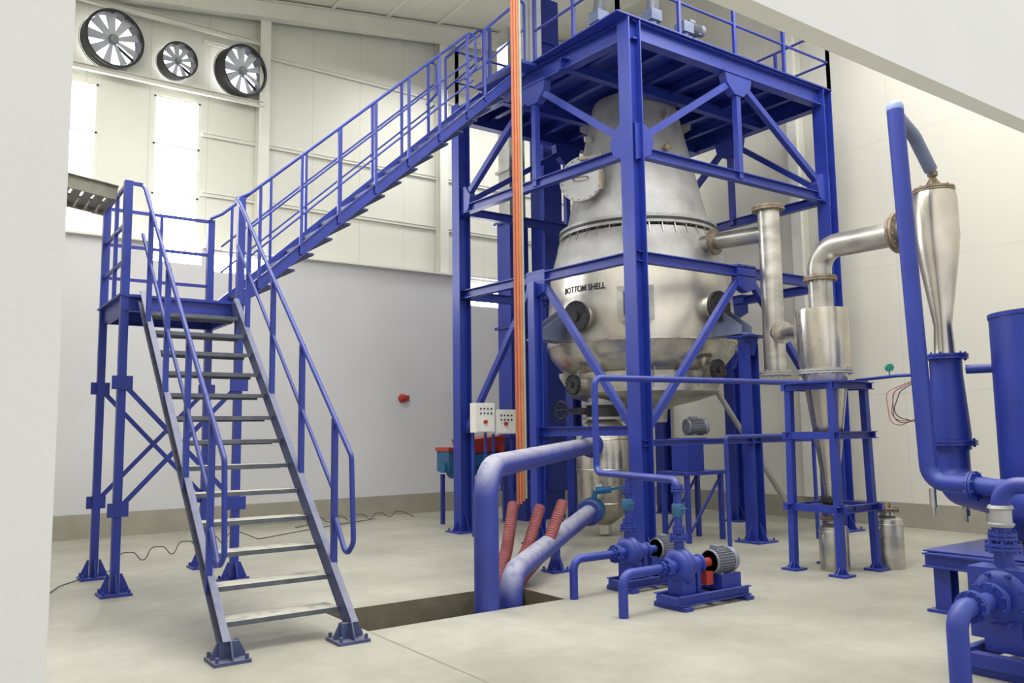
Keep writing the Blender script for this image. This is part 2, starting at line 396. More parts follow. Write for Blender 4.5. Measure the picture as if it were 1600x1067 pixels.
pt(ST,'landing_rail',BLUE,'bar',(lx0,ly0,4.28),(xa-.04,ly0,4.28),.035,.035)
pt(ST,'railing_post',BLUE,'bar',(2.3,ly1,LZ),(2.3,ly1,4.28),.04,.04,up=(0,1,0))
pt(ST,'railing_post',BLUE,'bar',(lx0,10,LZ),(lx0,10,4.28),.04,.04,up=(0,1,0))
X0,Z0,X1,Z1=2.9,3.12,6.95,6.84
s2=(Z1-Z0)/(X1-X0); zs2=lambda x:Z0+s2*(x-X0)
for y,fl_ in ((9.45,1),(10.5,-1)):
    pt(ST,'stringer',BLUE,'ch',(X0,y,Z0),(X1,y,Z1),.05,.125,flip=fl_,t=.012)
N2=17
for i in range(1,N2):
    x=X0+(X1-X0)*i/N2;z=Z0-.02+(Z1-Z0)*i/N2
    m=M();m.box((x+.07,9.975,z),(.23,1.02,.025));m.box((x-.04,9.975,z-.01),(.012,1.02,.04));part(ST,'tread',m,TREADB)
for y in (9.43,10.53):
    xe=6.12
    pt(ST,'handrail',BLUE,'tube',[(2.86,y,4.3),(3.0,y,zs2(3.0)+1.17),(xe,y,zs2(xe)+1.17),(xe+.03,y,zs2(xe)+.62),(xe-.15,y,zs2(xe)+.4)],R*.95,.07)
    for h in (.42,.75): pt(ST,'middle_rail',BLUE,'tube',[(3.0,y,zs2(3.0)+h),(xe-.02,y,zs2(xe)+h)],R*.62)
    for x in (3.12,3.62,4.1,4.6,5.08,5.55,6.0):
        pt(ST,'railing_post',BLUE,'bar',(x,y,zs2(x)-.05),(x,y,zs2(x)+1.17),.036,.03,up=(0,1,0))
    m=M()
    m.tube([(6.3,y,zs2(6.3)),(6.3,y,zs2(6.3)+1.05),(7.0,y,8.0),(7.0,y,7.0)],R,.06);m.tube([(6.3,y,zs2(6.3)+.55),(7.0,y,7.5)],R*.75)
    part(ST,'upper_guard_rail',m,BLUE)
m=M()
for y in (9.62,10.38): m.ch((-2.2,y,4.72),(1.62,y,4.21),.04,.16)
for k in range(34):
    x=-2.1+k*.112; m.box((x,10.0,4.72-.1327*(x+2.2)-.02),(.085,.76,.03))
solo('cable_ladder',m,GRATE,'galvanised slatted cable ladder ending at the stair landing','cable tray')
# ------------------------------------------------------------ tower
TW=thing('equipment_tower','tall blue steel frame tower with braces around the vessel','steel tower',(9.48,9.6,0))
F=(7.45,7.7);Lc=(7.17,11.5);Rc=(11.72,7.7);Bc=(11.72,11.5)
for c in (F,Lc,Rc,Bc):
    m=M();m.ib((c[0],c[1],0),(c[0],c[1],7.05),.22,.22,.018,up=(1,0,0) );base(m,c[0],c[1],.42,.22);part(TW,'column',m,BLUE)
def mid(a,b,z):return V(((a[0]+b[0])/2,(a[1]+b[1])/2,z))
def P3(a,z):return V((a[0],a[1],z))
faces=[(F,Rc),(F,Lc),(Rc,Bc),(Lc,Bc)]
Zv=lambda z:V((0,0,z))
for fi,(a,b) in enumerate(faces):
    for z,h in ((5.23,.14),(3.82,.14)):
        pt(TW,'horizontal_beam',BLUE,'ib',P3(a,z),P3(b,z),.12,h,.014)
    pt(TW,'horizontal_beam',BLUE,'ib',P3(a,6.88),P3(b,6.88),.16,.26,.016)
    md=mid(a,b,0);d=(P3(b,0)-P3(a,0)).normalized();nn=V((-d.y,d.x,0))
    pt(TW,'diagonal_brace',BLUE,'bar',P3(a,5.4)+d*.12,md+Zv(6.62)-d*.15,.09,.09,up=nn)
    pt(TW,'diagonal_brace',BLUE,'bar',P3(b,5.4)-d*.12,md+Zv(6.62)+d*.15,.09,.09,up=nn)
    pt(TW,'vertical_strut',BLUE,'bar',md+Zv(5.2),md+Zv(6.8),.09,.09,up=d)
    for q,s in ((P3(a,5.3),1),(P3(b,5.3),-1)):
        pt(TW,'gusset_plate',BLUE,'prism',[q+Zv(-.2),q+d*s*.28+Zv(-.1),q+d*s*.34+Zv(.12),q+d*s*.2+Zv(.3),q+Zv(.3)],.13)
    pt(TW,'gusset_plate',BLUE,'prism',[md+Zv(6.8)-d*.3,md+Zv(6.8)+d*.3,md+Zv(6.6)+d*.26,md+Zv(6.45)+d*.1,md+Zv(6.45)-d*.1,md+Zv(6.6)-d*.26],.13)
    pt(TW,'gusset_plate',BLUE,'prism',[md+Zv(3.92)-d*.2,md+Zv(3.92)+d*.2,md+Zv(3.6)+d*.2,md+Zv(3.52),md+Zv(3.6)-d*.2],.12)
    if fi<2:
        pt(TW,'diagonal_brace',BLUE,'bar',md+Zv(3.7)-d*.15,P3(a,1.6)+d*.12,.085,.085,up=nn)
        pt(TW,'diagonal_brace',BLUE,'bar',md+Zv(3.7)+d*.15,P3(b,1.6)-d*.12,.085,.085,up=nn)
LM=mid(F,Lc,0)
pt(TW,'horizontal_beam',BLUE,'ib',P3(F,1.58),(LM.x,9.6,1.58),.1,.13)
pt(TW,'horizontal_beam',BLUE,'ib',(7.45,7.7,1.42),(11.72,7.7,1.42),.1,.08)
m=M();m.ib((7.24,9.6,0),(7.24,9.6,3.75),.15,.15,.014);base(m,7.24,9.6,.36,.2);part(TW,'column',m,BLUE)
dx0,dx1,dy0,dy1=7.14,11.84,7.58,11.64
m=M();m.box(((dx0+dx1)/2,(dy0+dy1)/2,7.03),(dx1-dx0,dy1-dy0,.02));m.box((7.02,9.98,6.97),(.34,1.2,.05))
part(TW,'deck_plate',m,BLUE)
for k in range(1,8):
    x=dx0+(dx1-dx0)*k/8; pt(TW,'deck_joist',BLUE,'ib',(x,dy0+.2,6.94),(x,dy1-.2,6.94),.09,.14,.01)
for y in (8.9,10.4): pt(TW,'deck_joist',BLUE,'ib',(dx0+.1,y,6.82),(dx1-.1,y,6.82),.12,.16,.012)
def rl(p,q):
    m=M()
    for z in (7.5,8.05): m.tube([(p[0],p[1],z),(q[0],q[1],z)],.02,n=10)
    n=max(1,round((V(q)-V(p)).length/1.05))
    for k in range(n+1):
        c=V(p).lerp(V(q),k/n); m.bar((c.x,c.y,7.03),(c.x,c.y,8.05),.045,.045,up=(0,1,0))
    part(TW,'deck_railing',m,BLUE)
rl((dx0+.03,dy0+.03),(dx1-.03,dy0+.03));rl((dx1-.03,dy0+.03),(dx1-.03,dy1-.03));rl((dx0+.03,dy1-.03),(dx1-.03,dy1-.03));rl((dx0+.03,dy0+.03),(dx0+.03,9.4));rl((dx0+.03,10.6),(dx0+.03,dy1-.03))
# ------------------------------------------------------------ vessel
VX,VY=9.42,9.68
VS=thing('process_vessel','large stainless steel conical process vessel held inside the blue tower','vessel',(VX,VY,0))
o=V((VX,VY,0))
m=M();m.rev([(.3,6.95),(.66,6.93),(.68,6.88),(1.16,4.79)],o,n=72,caps=False);m.torus(o+Zv(5.75),(0,0,1),.94,.006,72,6);part(VS,'top_cone',m,STEELD)
m=M();m.rev([(1.1,4.66),(1.27,4.66),(1.27,4.71),(1.25,4.715),(1.25,4.735),(1.27,4.74),(1.27,4.79),(1.1,4.79)],o,n=72,caps=False);m.bolts(o+V((0,0,4.73)),(0,0,1),1.21,56,.012,.17);part(VS,'body_flange',m,STEELD)
m=M();m.rev([(1.24,4.705),(1.278,4.705),(1.278,4.745),(1.24,4.745)],o,n=72,caps=False);part(VS,'gasket_joint',m,DARK)
m=M();m.rev([(1.1,4.66),(1.24,4.62),(1.30,4.5),(1.385,4.2),(1.415,4.06)],o,n=72,caps=False);part(VS,'shoulder',m,STEELD)
m=M()
for i in range(40):
    th=2*math.pi*i/40;e=V((math.cos(th),math.sin(th),0)); m.prism([o+e*1.18+V((0,0,4.66)),o+e*1.26+V((0,0,4.66)),o+e*1.31+V((0,0,4.5)),o+e*1.23+V((0,0,4.5))],.012)
part(VS,'stiffener_ribs',m,STEEL)
m=M();m.rev([(1.415,4.06),(1.43,4.05),(1.485,3.3),(1.50,2.95),(1.495,2.92)],o,n=96,caps=False)
part(VS,'bottom_shell',m,SHELL,'polished lower shell band with hand lettering')
m=M();m.torus(o+Zv(4.055),(0,0,1),1.425,.01,96,6);part(VS,'weld_seam',m,DARK)
m=M();m.rev([(1.495,2.92),(1.515,2.92),(1.515,2.89),(1.49,2.87),(1.45,2.74),(1.25,2.5),(1.17,2.46)],o,n=96,caps=False);part(VS,'lower_knuckle',m,STEELP)
m=M();m.rev([(1.17,2.47),(1.19,2.46),(1.19,2.16),(1.15,2.12),(.9,2.04),(.5,1.95),(.4,1.9),(.38,1.7)],o,n=72,caps=True);part(VS,'outlet_dish',m,STEEL)
for i in range(20):
    th=2*math.pi*i/20;e=V((math.cos(th),math.sin(th),0)); pt(VS,'skirt_rib',STEEL,'prism',[o+e*1.18+V((0,0,2.2)),o+e*1.32+V((0,0,2.44)),o+e*1.32+V((0,0,2.5)),o+e*1.18+V((0,0,2.5))],.015)
def onsh(ang,r,z): a=math.radians(ang);return V((VX+r*math.cos(a),VY+r*math.sin(a),z)),V((math.cos(a),math.sin(a),0))
for ang,r,z,R0,L in ((191,1.4,3.26,.235,.22),(270,1.4,3.36,.225,.24),(176,1.05,2.28,.16,.3),(276,1.1,2.45,.16,.35)):
    c,e=onsh(ang,r,z); nz=pt(VS,'nozzle',STEEL,'cyl',c,c+e*L,R0*.75,n=28)
    m=M();m.flange(c+e*L,e,R0,.025,14);m.cyl(c+e*(L+.03),c+e*(L+.06),R0*.3,n=16);part(nz,'blind_flange',m,DARK)
c,e=onsh(224,1.44,3.38); s_=V((-e.y,e.x,0)); rot=Matrix((e,s_,V((0,0,1)))).transposed()
m=M();m.box(c+e*.1,(.24,.42,.42),rot);m.box(c+e*.22,(.03,.52,.5),rot);hb=part(VS,'square_hatch',m,STEEL)
pt(hb,'hatch_cover',DARK,'box',c+e*.24,(.02,.34,.34),rot)
c,_=onsh(184,.6,5.42); c2,_=onsh(184,1.22,5.45)
e=V((math.cos(math.radians(208)),math.sin(math.radians(208)),.05)).normalized()
m=M();m.tube([c,c2-e*.2,c2],.28,.2,n=40);mw=part(VS,'manway',m,STEELD)
m=M();m.cyl(c2,c2+e*.03,.36,n=40);m.cyl(c2+e*.035,c2+e*.065,.36,n=40);m.bolts(c2+e*.03,e,.33,20,.014,.12);part(mw,'manway_cover',m,STEELD)
s_=V((0,0,1)).cross(e).normalized()
m=M();m.bar(c2+e*.09+s_*.34-V((0,0,.22)),c2+e*.09+s_*.34+V((0,0,.35)),.05,.04);m.bar(c2+e*.09+s_*.34+V((0,0,.3)),c2+e*.09+V((0,0,.3)),.04,.04);m.tube([c2+e*.06-s_*.12,c2+e*.14-s_*.12,c2+e*.14+s_*.12,c2+e*.06+s_*.12],.012,.03);part(mw,'davit_hinge',m,RUSTY)
for ang,z in ((172,6.2),(262,6.5),(150,6.5),(300,6.4)):
    c,e=onsh(ang,1.15-(z-4.8)*.23,z); pt(VS,'lifting_lug',STEEL,'prism',[c-V((0,0,.08)),c+e*.15-V((0,0,.02)),c+e*.15+V((0,0,.06)),c+V((0,0,.08))],.03)
c,e=onsh(255,.95,5.9);m=M();m.cyl(c-e*.1,c+e*.08,.04);m.flange(c+e*.08,e,.06,.012,6);part(VS,'instrument_nozzle',m,RUSTY)
c,e=onsh(205,.9,5.75);pt(VS,'instrument_nozzle',STEEL,'cyl',c-e*.1,c+e*.1,.04)
def brk(p,q,wd):
    p=V(p);q=V(q);d=(q-p).normalized();s=V((-d.y,d.x,0));m=M()
    for k in (-wd,wd):
        m.prism([p+s*k+V((0,0,3.45)),p+s*k+V((0,0,2.95)),q+s*k+V((0,0,2.95)),q+s*k+V((0,0,3.05))],.02)
    m.prism([p+s*wd*1.4+V((0,0,2.94)),q+s*wd*1.4+V((0,0,2.94)),q-s*wd*1.4+V((0,0,2.94)),p-s*wd*1.4+V((0,0,2.94))],.03)
    part(VS,'support_bracket',m,BRKT)
brk((VX-1.4,VY+.22,0),(7.35,VY+.1,0),.11);brk((9.58,VY-1.42,0),(9.62,7.72,0),.12);brk((VX+1.4,VY,0),(11.7,VY,0),.12);brk((VX,VY+1.4,0),(VX,11.5,0),.12)
for x,y in ((9.66,7.74),(11.6,VY),(VX,11.4)):
    m=M();m.ib((x,y,0),(x,y,2.8),.2,.2,.016,up=(1,0,0) );m.rev([(.11,2.62),(.2,2.9)],(x,y,0),n=4);m.box((x,y,2.89),(.42,.4,.03));base(m,x,y,.42,.22);part(VS,'support_leg',m,BLUE)
tc=bpy.data.curves.new('lt','FONT');tc.body='BOTTOM SHELL';tc.size=.13;tc.align_x='CENTER';tc.align_y='CENTER';tc.extrude=0;tc.offset=.003
to=bpy.data.objects.new('lt',tc);COL.objects.link(to)
bpy.context.view_layer.update();dg=bpy.context.evaluated_depsgraph_get();tm=bpy.data.meshes.new_from_object(to.evaluated_get(dg))
wd=max(v.co.x for v in tm.vertices)-min(v.co.x for v in tm.vertices);k=.78/wd
mm=M();vs=[];a0=math.radians(191)
for v in tm.vertices:
    z=3.70+v.co.y; rr=1.43+(4.05-z)/.75*.055+.006
    a=a0+v.co.x*k/1.46; vs.append((VX+rr*math.cos(a),VY+rr*math.sin(a),z))
mm.add(vs,[tuple(p.vertices) for p in tm.polygons])
bpy.data.objects.remove(to)
part(VS,'hand_lettering',mm,INK,'black hand-marked words BOTTOM SHELL')
# ------------------------------------------------------------ discharge column
DX,DY=8.6,9.72
DC=thing('discharge_chamber','stainless steel discharge cylinder with gate valve below the vessel','process vessel',(DX,DY,0))
o=V((DX,DY,0))
m=M();m.rev([(.1,.02),(.1,.16),(.38,.36),(.42,.42),(.42,1.5),(.3,1.68),(.22,1.75)],o,n=40)
for z in (.5,1.0,1.45): m.torus(o+Zv(z),(0,0,1),.42,.008,40,6)
part(DC,'body',m,STEELP)
pt(DC,'inlet_neck',STEEL,'cyl',o+Zv(1.95),o+Zv(2.45),.22,n=32)
m=M();m.cyl(o+Zv(1.75),o+Zv(1.79),.32,n=36);m.cyl(o+Zv(1.97),o+Zv(2.01),.32,n=36);part(DC,'neck_flange',m,STEELD)
m=M();m.cyl(o+Zv(1.79),o+Zv(1.97),.25,n=32);m.box(o+V((-.3,.1,1.88)),(.3,.2,.1));part(DC,'gate_valve',m,DARK)
wv=V((-.82,.57,0))
m=M();nrm=(wv+V((-.6,-.7,0))).normalized();c=o+wv*.45+nrm*.25+V((0,0,1.9));m.torus(c,nrm,.13,.016);m.cyl(c,o+V((0,0,1.9)),.018);d_,a_,b_=frame(nrm)
for k in range(3):
    e=a_*math.cos(k*math.pi/3)+b_*math.sin(k*math.pi/3);m.cyl(c-e*.13,c+e*.13,.01,n=8)
part(DC,'handwheel',m,BLACK)
# ------------------------------------------------------------ big pipes
def pipe(name,pts,r,br,mt,label,flanges=(),fmt=None,group=None,n=24,fr=1.55):
    t=thing(name,label,'pipe',tuple(pts[0]),group)
    m=M();m.tube(pts,r,br,n=n);part(t,'pipe_run',m,mt)
    for p,ax in flanges:
        m=M();m.flange(p,ax,r*fr,.02,10,br=min(.011,r*.14));part(t,'flange',m,fmt or mt)
    return t
eA=V((8.0,9.26,1.38));dA=(eA-V((4.28,6.47,1.26))).normalized()
pipe('transfer_pipe',[(4.28,6.47,-.68),(4.28,6.47,1.26),eA],.115,.3,BLUEP,'thick dusty blue pipe rising from floor pit to vessel outlet',[(eA-dA*.12,dA),(V((4.28,6.47,-.4)),(0,0,1))])
eB=V((7.55,8.85,.47));dB=(eB-V((4.58,6.52,.28))).normalized()
pipe('drain_pipe',[(4.58,6.52,-.68),(4.58,6.52,.26),eB],.11,.25,BLUEP,'dusty blue lower pipe sloping out of the floor pit',[(eB-dB*.05,dB)])
t=thing('butterfly_valve','teal flanged butterfly valve between pipe and discharge chamber','valve',eB)
m=M();m.cyl(eB+dB*.03,eB+dB*.2,.17,n=32);m.flange(eB+dB*.22,dB,.18,.03,12);m.flange(eB+dB*.02,dB,.18,.03,12);part(t,'valve_body',m,TEAL)
m=M();q=eB+dB*.12;m.cyl(q,q+V((.05,-.05,.28)),.035);m.cyl(q+V((.05,-.05,.28)),q+V((.2,-.2,.3)),.05);m.bar(q+V((.2,-.2,.3)),q+V((.42,-.3,.34)),.03,.03);part(t,'valve_actuator',m,TEAL)
m=M();m.tube([eB+dB*.24,(8.1,9.3,.6),(8.4,9.6,.8)],.1,.1);part(t,'connecting_pipe',m,STEEL)
m=M();m.bar((5.98,7.62,.0),(5.98,7.62,.28),.08,.08,up=(0,1,0));base(m,5.98,7.62,.24,.1);solo('pipe_support',m,BLUE,'short blue steel pipe support on a base plate','pipe support')
for a,b,c in (((4.78,7.1),(5.6,7.9),.76),((4.88,7.08),(5.86,7.74),.72),((4.97,7.04),(6.02,7.52),.78)):
    m=M();p=[V((a[0],a[1],-.5)),V((a[0]+.02,a[1]+.02,.02)),V((a[0]+(b[0]-a[0])*.62,a[1]+(b[1]-a[1])*.62,.3)),V((b[0],b[1],c))]
    m.tube(p,.06,.5,n=16,seg=10)
    pa=m.path(p,.5,10); dist=0
    for i in range(len(pa)-1):
        L_=(pa[i+1]-pa[i]).length; n_=max(1,int(L_/.03))
        for k in range(n_):
            m.torus(pa[i].lerp(pa[i+1],(k+.5)/n_),pa[i+1]-pa[i],.06,.008,n=16,k=5)
    solo('corrugated_conduit',m,HOSE,'thick faded red corrugated conduit curving out of the floor pit','conduit','red conduits at the pit')
for k,(dx,mt,nm) in enumerate(((0,REDB,'brick red'),(.033,ORANGE,'copper orange'),(.066,ORANGE,'copper orange'),(.096,GREYG,'grey green'))):
    x=5.74+dx*.82;y=8.0-dx*.57
    m=M();m.tube([(x,y,.72+.03*k),(x,y,3.0),(x+.005,y,6.2),(x,y,9.75)],.0168,.3,n=10);solo('power_cable',m,mt,nm+' vertical power cable dropping from the roof','cable','vertical cable bundle')
# ------------------------------------------------------------ bucket elevator etc
EL=thing('bucket_elevator','tall blue rectangular bucket elevator casing behind the tower','bucket elevator',(9.3,12.4,0))
m=M();m.box((9.55,12.25,5.2),(.42,.42,9.4))
for z in (1.5,3.5,5.5,7.5,9): m.box((9.55,12.25,z),(.52,.52,.05))
part(EL,'casing',m,BLUE)
m=M();m.box((9.0,12.6,3.0),(.42,.42,5.0))
for z in (1.5,3.5,5.5): m.box((9.0,12.6,z),(.52,.52,.05))
part(EL,'return_casing',m,BLUE)
m=M();m.box((9.0,12.6,7.4),(.36,.36,3.8));m.box((9.0,12.6,6.5),(.46,.46,.05));part(EL,'upper_duct',m,STEELD)
m=M();m.box((9.3,12.4,.35),(.9,.6,.7));part(EL,'boot',m,BLUE)
FD=thing('screw_feeder','red and teal screw feeder on a blue steel frame','feeder',(7.95,12.6,0))
m=M();m.ext([(-.16,0),(-.26,.26),(.26,.26),(.16,0)],(7.75,12.42,1.2),(8.6,12.68,1.26));part(FD,'hopper',m,RED)
m=M();m.bar((7.45,12.32,1.08),(8.6,12.67,1.12),.36,.2);m.cyl((7.45,12.32,.93),(8.6,12.67,.96),.13);part(FD,'trough',m,TEAL)
m=M();m.box((7.42,12.3,1.1),(.3,.4,.34));m.cyl((7.2,12.24,1.0),(7.3,12.27,1.0),.09);part(FD,'drive_unit',m,TEALD)
pt(FD,'top_plate',RED,'box',(7.42,12.3,1.3),(.34,.44,.06))
pt(FD,'end_plate',RED,'box',(8.6,12.67,1.2),(.1,.42,.44))
for x in (7.5,8.5):
    for y in (12.25,12.7): pt(FD,'frame_leg',BLUE,'bar',(x,y,0),(x,y,.86),.06,.06,up=(0,1,0))
def panelbox(x0,x1,z0,z1,y,lab):
    t=thing('control_panel',lab,'control panel',((x0+x1)/2,y,0),'control panels by the tower')
    m=M();m.box(((x0+x1)/2,y,(z0+z1)/2),(x1-x0,.16,z1-z0));b=part(t,'enclosure',m,WHITE)
    d=pt(t,'door',WHITE,'box',((x0+x1)/2,y-.085,(z0+z1)/2),(x1-x0-.03,.015,z1-z0-.03))
    for i in range(4):
        for j in range(2): pt(d,'indicator_button',DARK,'cyl',(x0+.08+i*.065,y-.09,z1-.09-j*.07),(x0+.08+i*.065,y-.11,z1-.09-j*.07),.013,n=10)
    pt(d,'isolator_switch',RED,'cyl',(x0+.16,y-.09,z0+.16),(x0+.16,y-.13,z0+.16),.03,n=14)
    for x in (x0+.06,x1-.06): pt(t,'stand_post',BLUE,'bar',(x,y+.1,0),(x,y+.1,z1-.05),.035,.035,up=(0,1,0))
panelbox(6.92,7.27,1.58,2.03,10.8,'white control panel with buttons and red isolator switch')
panelbox(7.3,7.76,1.55,1.93,10.8,'wide white control panel with buttons and red isolator switch')
t=thing('alarm_bell','small round red alarm bell on the grey wall','alarm bell',(7.81,14.8,2.27))
m=M();m.rev([(.001,.12),(.05,.11),(.08,.07),(.085,.03),(.085,0.0)],(7.81,14.8,2.27),(0,-1,0),24,caps=False);part(t,'bell_dome',m,RED);pt(t,'back_box',RED,'box',(7.87,14.785,2.27),(.18,.03,.12))
def motor(par,nm,p,ax,r,L,mt):
    p=V(p);ax=V(ax).normalized();d,a,b=frame(ax)
    m=M();m.cyl(p,p+ax*L,r*.86,n=28);m.rev([(r*.3,0),(r*.95,.0),(r*.98,L*.06),(r*.86,L*.07)],p,ax,28);mo=part(par,nm,m,mt)
    m=M()
    for i in range(28):
        th=2*math.pi*i/28;e=a*math.cos(th)+b*math.sin(th); c0=p+ax*L*.1+e*r*.92;c1=p+ax*L*.74+e*r*.92; m.bar(c0,c1,.006,r*.18,up=e)
    part(mo,'cooling_fins',m,mt)
    m=M();m.rev([(r*.95,L*.78),(r*.98,L*.8),(r*.98,L*.95),(r*.8,L*1.0),(.01,L*1.0)],p,ax,28,caps=False);part(mo,'fan_cowl',m,mt)
    u=V((0,0,1));pt(mo,'terminal_box',mt,'box',p+ax*L*.35+u*(r*1.05),(L*.3,L*.3,r*.35))
    for k in(.2,.65): pt(mo,'motor_foot',mt,'box',p+ax*L*k-u*(r*.95),(L*.12 if abs(ax.x)>.5 else r*1.7,r*1.7 if abs(ax.x)>.5 else L*.12,r*.22))
    return mo
def pump(x,y,s,h,label,blk=0,gm=None):
    t=thing('centrifugal_pump',label,'pump',(x,y,0),'centrifugal pumps')
    m=M()
    for dy in(-.15*s,.15*s): m.ch((x-.2*s,y+dy,.1*s),(x+.92*s,y+dy,.1*s),.05*s,.1*s,flip=1 if dy<0 else -1)
    for xx in (x-.17*s,x+.35*s,x+.88*s): m.box((xx,y,.09*s),(.08*s,.32*s,.08*s))
    for xx in (x-.12*s,x+.86*s): m.box((xx,y,.02*s),(.12*s,.46*s,.04*s))
    m.box((x+.02*s,y,.14*s+(h-.14*s)/2-.05),(.2*s,.22*s,h-.14*s-.08))
    m.box((x+.66*s,y,.14*s+(h-.27*s)/2),(.32*s,.28*s,max(.02,h-.27*s)))
    part(t,'base_frame',m,BLUE)
    m=M();m.rev([(.05,-.1*s),(.12*s,-.1*s),(.17*s,-.07*s),(.19*s,-.02*s),(.19*s,.04*s),(.16*s,.08*s),(.08*s,.1*s)],(x,y,h),(1,0,0),32);m.torus((x,y,h),(1,0,0),.15*s,.06*s,28,10)
    if blk: m.box((x+.03,y,h-.04),(.2*s,.38*s,.42*s));m.bolts((x-.1*s,y,h),(1,0,0),.15*s,8,.014,.05)
    m.cyl((x,y,h+.1*s),(x,y,h+.3*s),.055*s);m.flange((x,y,h+.3*s),(0,0,1),.1*s,.018,8)
    m.cyl((x-.22*s,y,h),(x-.08*s,y,h),.07*s);m.flange((x-.22*s,y,h),(1,0,0),.11*s,.018,8);part(t,'volute_casing',m,BLUED)
    m=M();m.rev([(.07*s,.08*s),(.13*s,.1*s),(.13*s,.14*s),(.08*s,.18*s),(.08*s,.27*s),(.1*s,.28*s),(.1*s,.31*s),(.03*s,.31*s)],(x,y,h),(1,0,0),24);m.box((x+.22*s,y,h*.6),(.06*s,.14*s,h*.7));part(t,'bearing_housing',m,BLUED)
    m=M();m.rev([(.05*s,.32*s),(.05*s,.46*s)],(x,y,h),(1,0,0),20);m.box((x+.39*s,y,h-.16*s),(.11*s,.14*s,.14*s));part(t,'coupling_guard',m,gm or RED)
    motor(t,'electric_motor',(x+.47*s,y,h),(1,0,0),.138*s,.37*s,MOTOR)
    return t
pump(5.68,5.42,.84,.36,'blue centrifugal pump with grey finned motor on a channel base')
pump(5.88,6.3,.8,.37,'blue centrifugal pump with grey motor standing beside the floor pit',0,BLUED)
pump(5.82,2.68,1.08,.48,'large blue centrifugal pump beside the tank frame',1,BLUED)
for y,x0,x1,z,r in ((5.42,4.98,5.48,.36,.042),(6.3,5.16,5.7,.37,.04)):
    pipe('suction_pipe',[(x0,y,0.0),(x0,y,z),(x1,y,z)],r,.1,BLUED,'short blue elbow suction pipe between floor and pump',[((x1-.02,y,z),(1,0,0))],group='pump suction pipes')
pipe('suction_pipe',[(5.17,2.68,0),(5.17,2.68,.48),(5.58,2.68,.48)],.062,.12,BLUED,'thick blue elbow suction pipe between floor and pump',[((5.36,2.68,.48),(1,0,0))],group='pump suction pipes')
pipe('delivery_pipe',[(5.68,5.42,.61),(5.68,5.42,1.13),(6.09,7.0,1.13),(6.09,7.0,2.17),(10.2,7.0,2.2)],.036,.09,BLUE,'slim blue delivery pipe running from pumps across the tower front',[((5.68,5.42,1.05),(0,0,1)),((5.68,5.42,.68),(0,0,1))])
pipe('riser_pipe',[(5.88,6.3,.61),(5.9,6.3,1.1)],.034,.05,BLUE,'short blue riser from pump to the delivery pipe',[((5.89,6.3,.98),(0,0,1)),((5.88,6.3,.66),(0,0,1))])
for x,y,z in ((5.68,5.42,.8),(5.88,6.3,.78)):
    t=thing('ball_valve','small teal ball valve on the pump riser','valve',(x,y,z),'pump ball valves')
    m=M();m.rev([(.045,0),(.055,.02),(.055,.1),(.045,.12)],(x,y,z),n=20);part(t,'valve_body',m,TEALD)
    m=M();m.cyl((x,y,z+.06),(x,y-.1,z+.08),.012);m.bar((x,y-.1,z+.08),(x-.1,y-.12,z+.08),.02,.012);part(t,'lever',m,TEALD)
pipe('service_pipe',[(8.7,7.4,0),(8.7,7.4,1.48),(10.6,7.4,1.48),(10.6,7.4,0)],.028,.05,BLUE,'thin blue service pipe along the tower front')
MT=thing('drive_table','blue steel table carrying a gearbox and motor under the vessel','machine table',(9.2,8.45,0))
for x in (8.85,9.55):
    for y in (8.25,8.7): pt(MT,'leg',BLUE,'bar',(x,y,0),(x,y,.94),.06,.06,up=(0,1,0))
pt(MT,'table_top',BLUE,'box',(9.2,8.48,.96),(.88,.58,.05))
for y in (8.25,8.7): pt(MT,'brace',BLUE,'bar',(8.85,y,.1),(9.55,y,.9),.03,.03)
m=M();m.box((9.1,8.45,1.2),(.34,.3,.42));m.box((9.1,8.45,1.44),(.42,.36,.04));part(MT,'gearbox',m,BLUE)
motor(MT,'electric_motor',(9.08,8.45,1.62),(1,-.3,0),.12,.34,MOTOR)
# ------------------------------------------------------------ scrubber pipe
QX,QY=9.68,7.3
SP=thing('steel_riser_pipe','stainless steel vertical duct pipe with flanges beside the tower','pipe',(QX,QY,2.3))
SV=V((QX,QY,0))
m=M();m.cyl(SV+V((0,0,2.32)),SV+V((0,0,4.68)),.15,n=32);m.tube([(QX,QY,4.33),(QX-.17,8.15,4.35),(QX-.2,8.5,4.35)],.12,.05,n=28);part(SP,'pipe_run',m,STEEL)
m=M();m.flange(SV+V((0,0,4.68)),(0,0,1),.225,.03,14);part(SP,'top_flange',m,RUSTY)
m=M();m.flange(SV+V((0,0,2.34)),(0,0,1),.22,.025,14);part(SP,'bottom_flange',m,STEELD)
m=M();m.flange((QX-.17,8.15,4.35),(-.2,.87,0),.2,.025,12);part(SP,'nozzle_flange',m,RUSTY)
m=M();m.tube([(QX,QY,2.9),(8.7,6.05,2.75)],.09,.05,n=24);m.flange((9.4,6.95,2.86),(.64,.77,.08),.15,.025,10);part(SP,'branch_pipe',m,STEELP)
pipe('sloping_steel_pipe',[(10.6,9.2,2.25),(12.3,9.0,.05)],.045,.1,STEELD,'thin sloping stainless pipe running down to the floor',n=16)
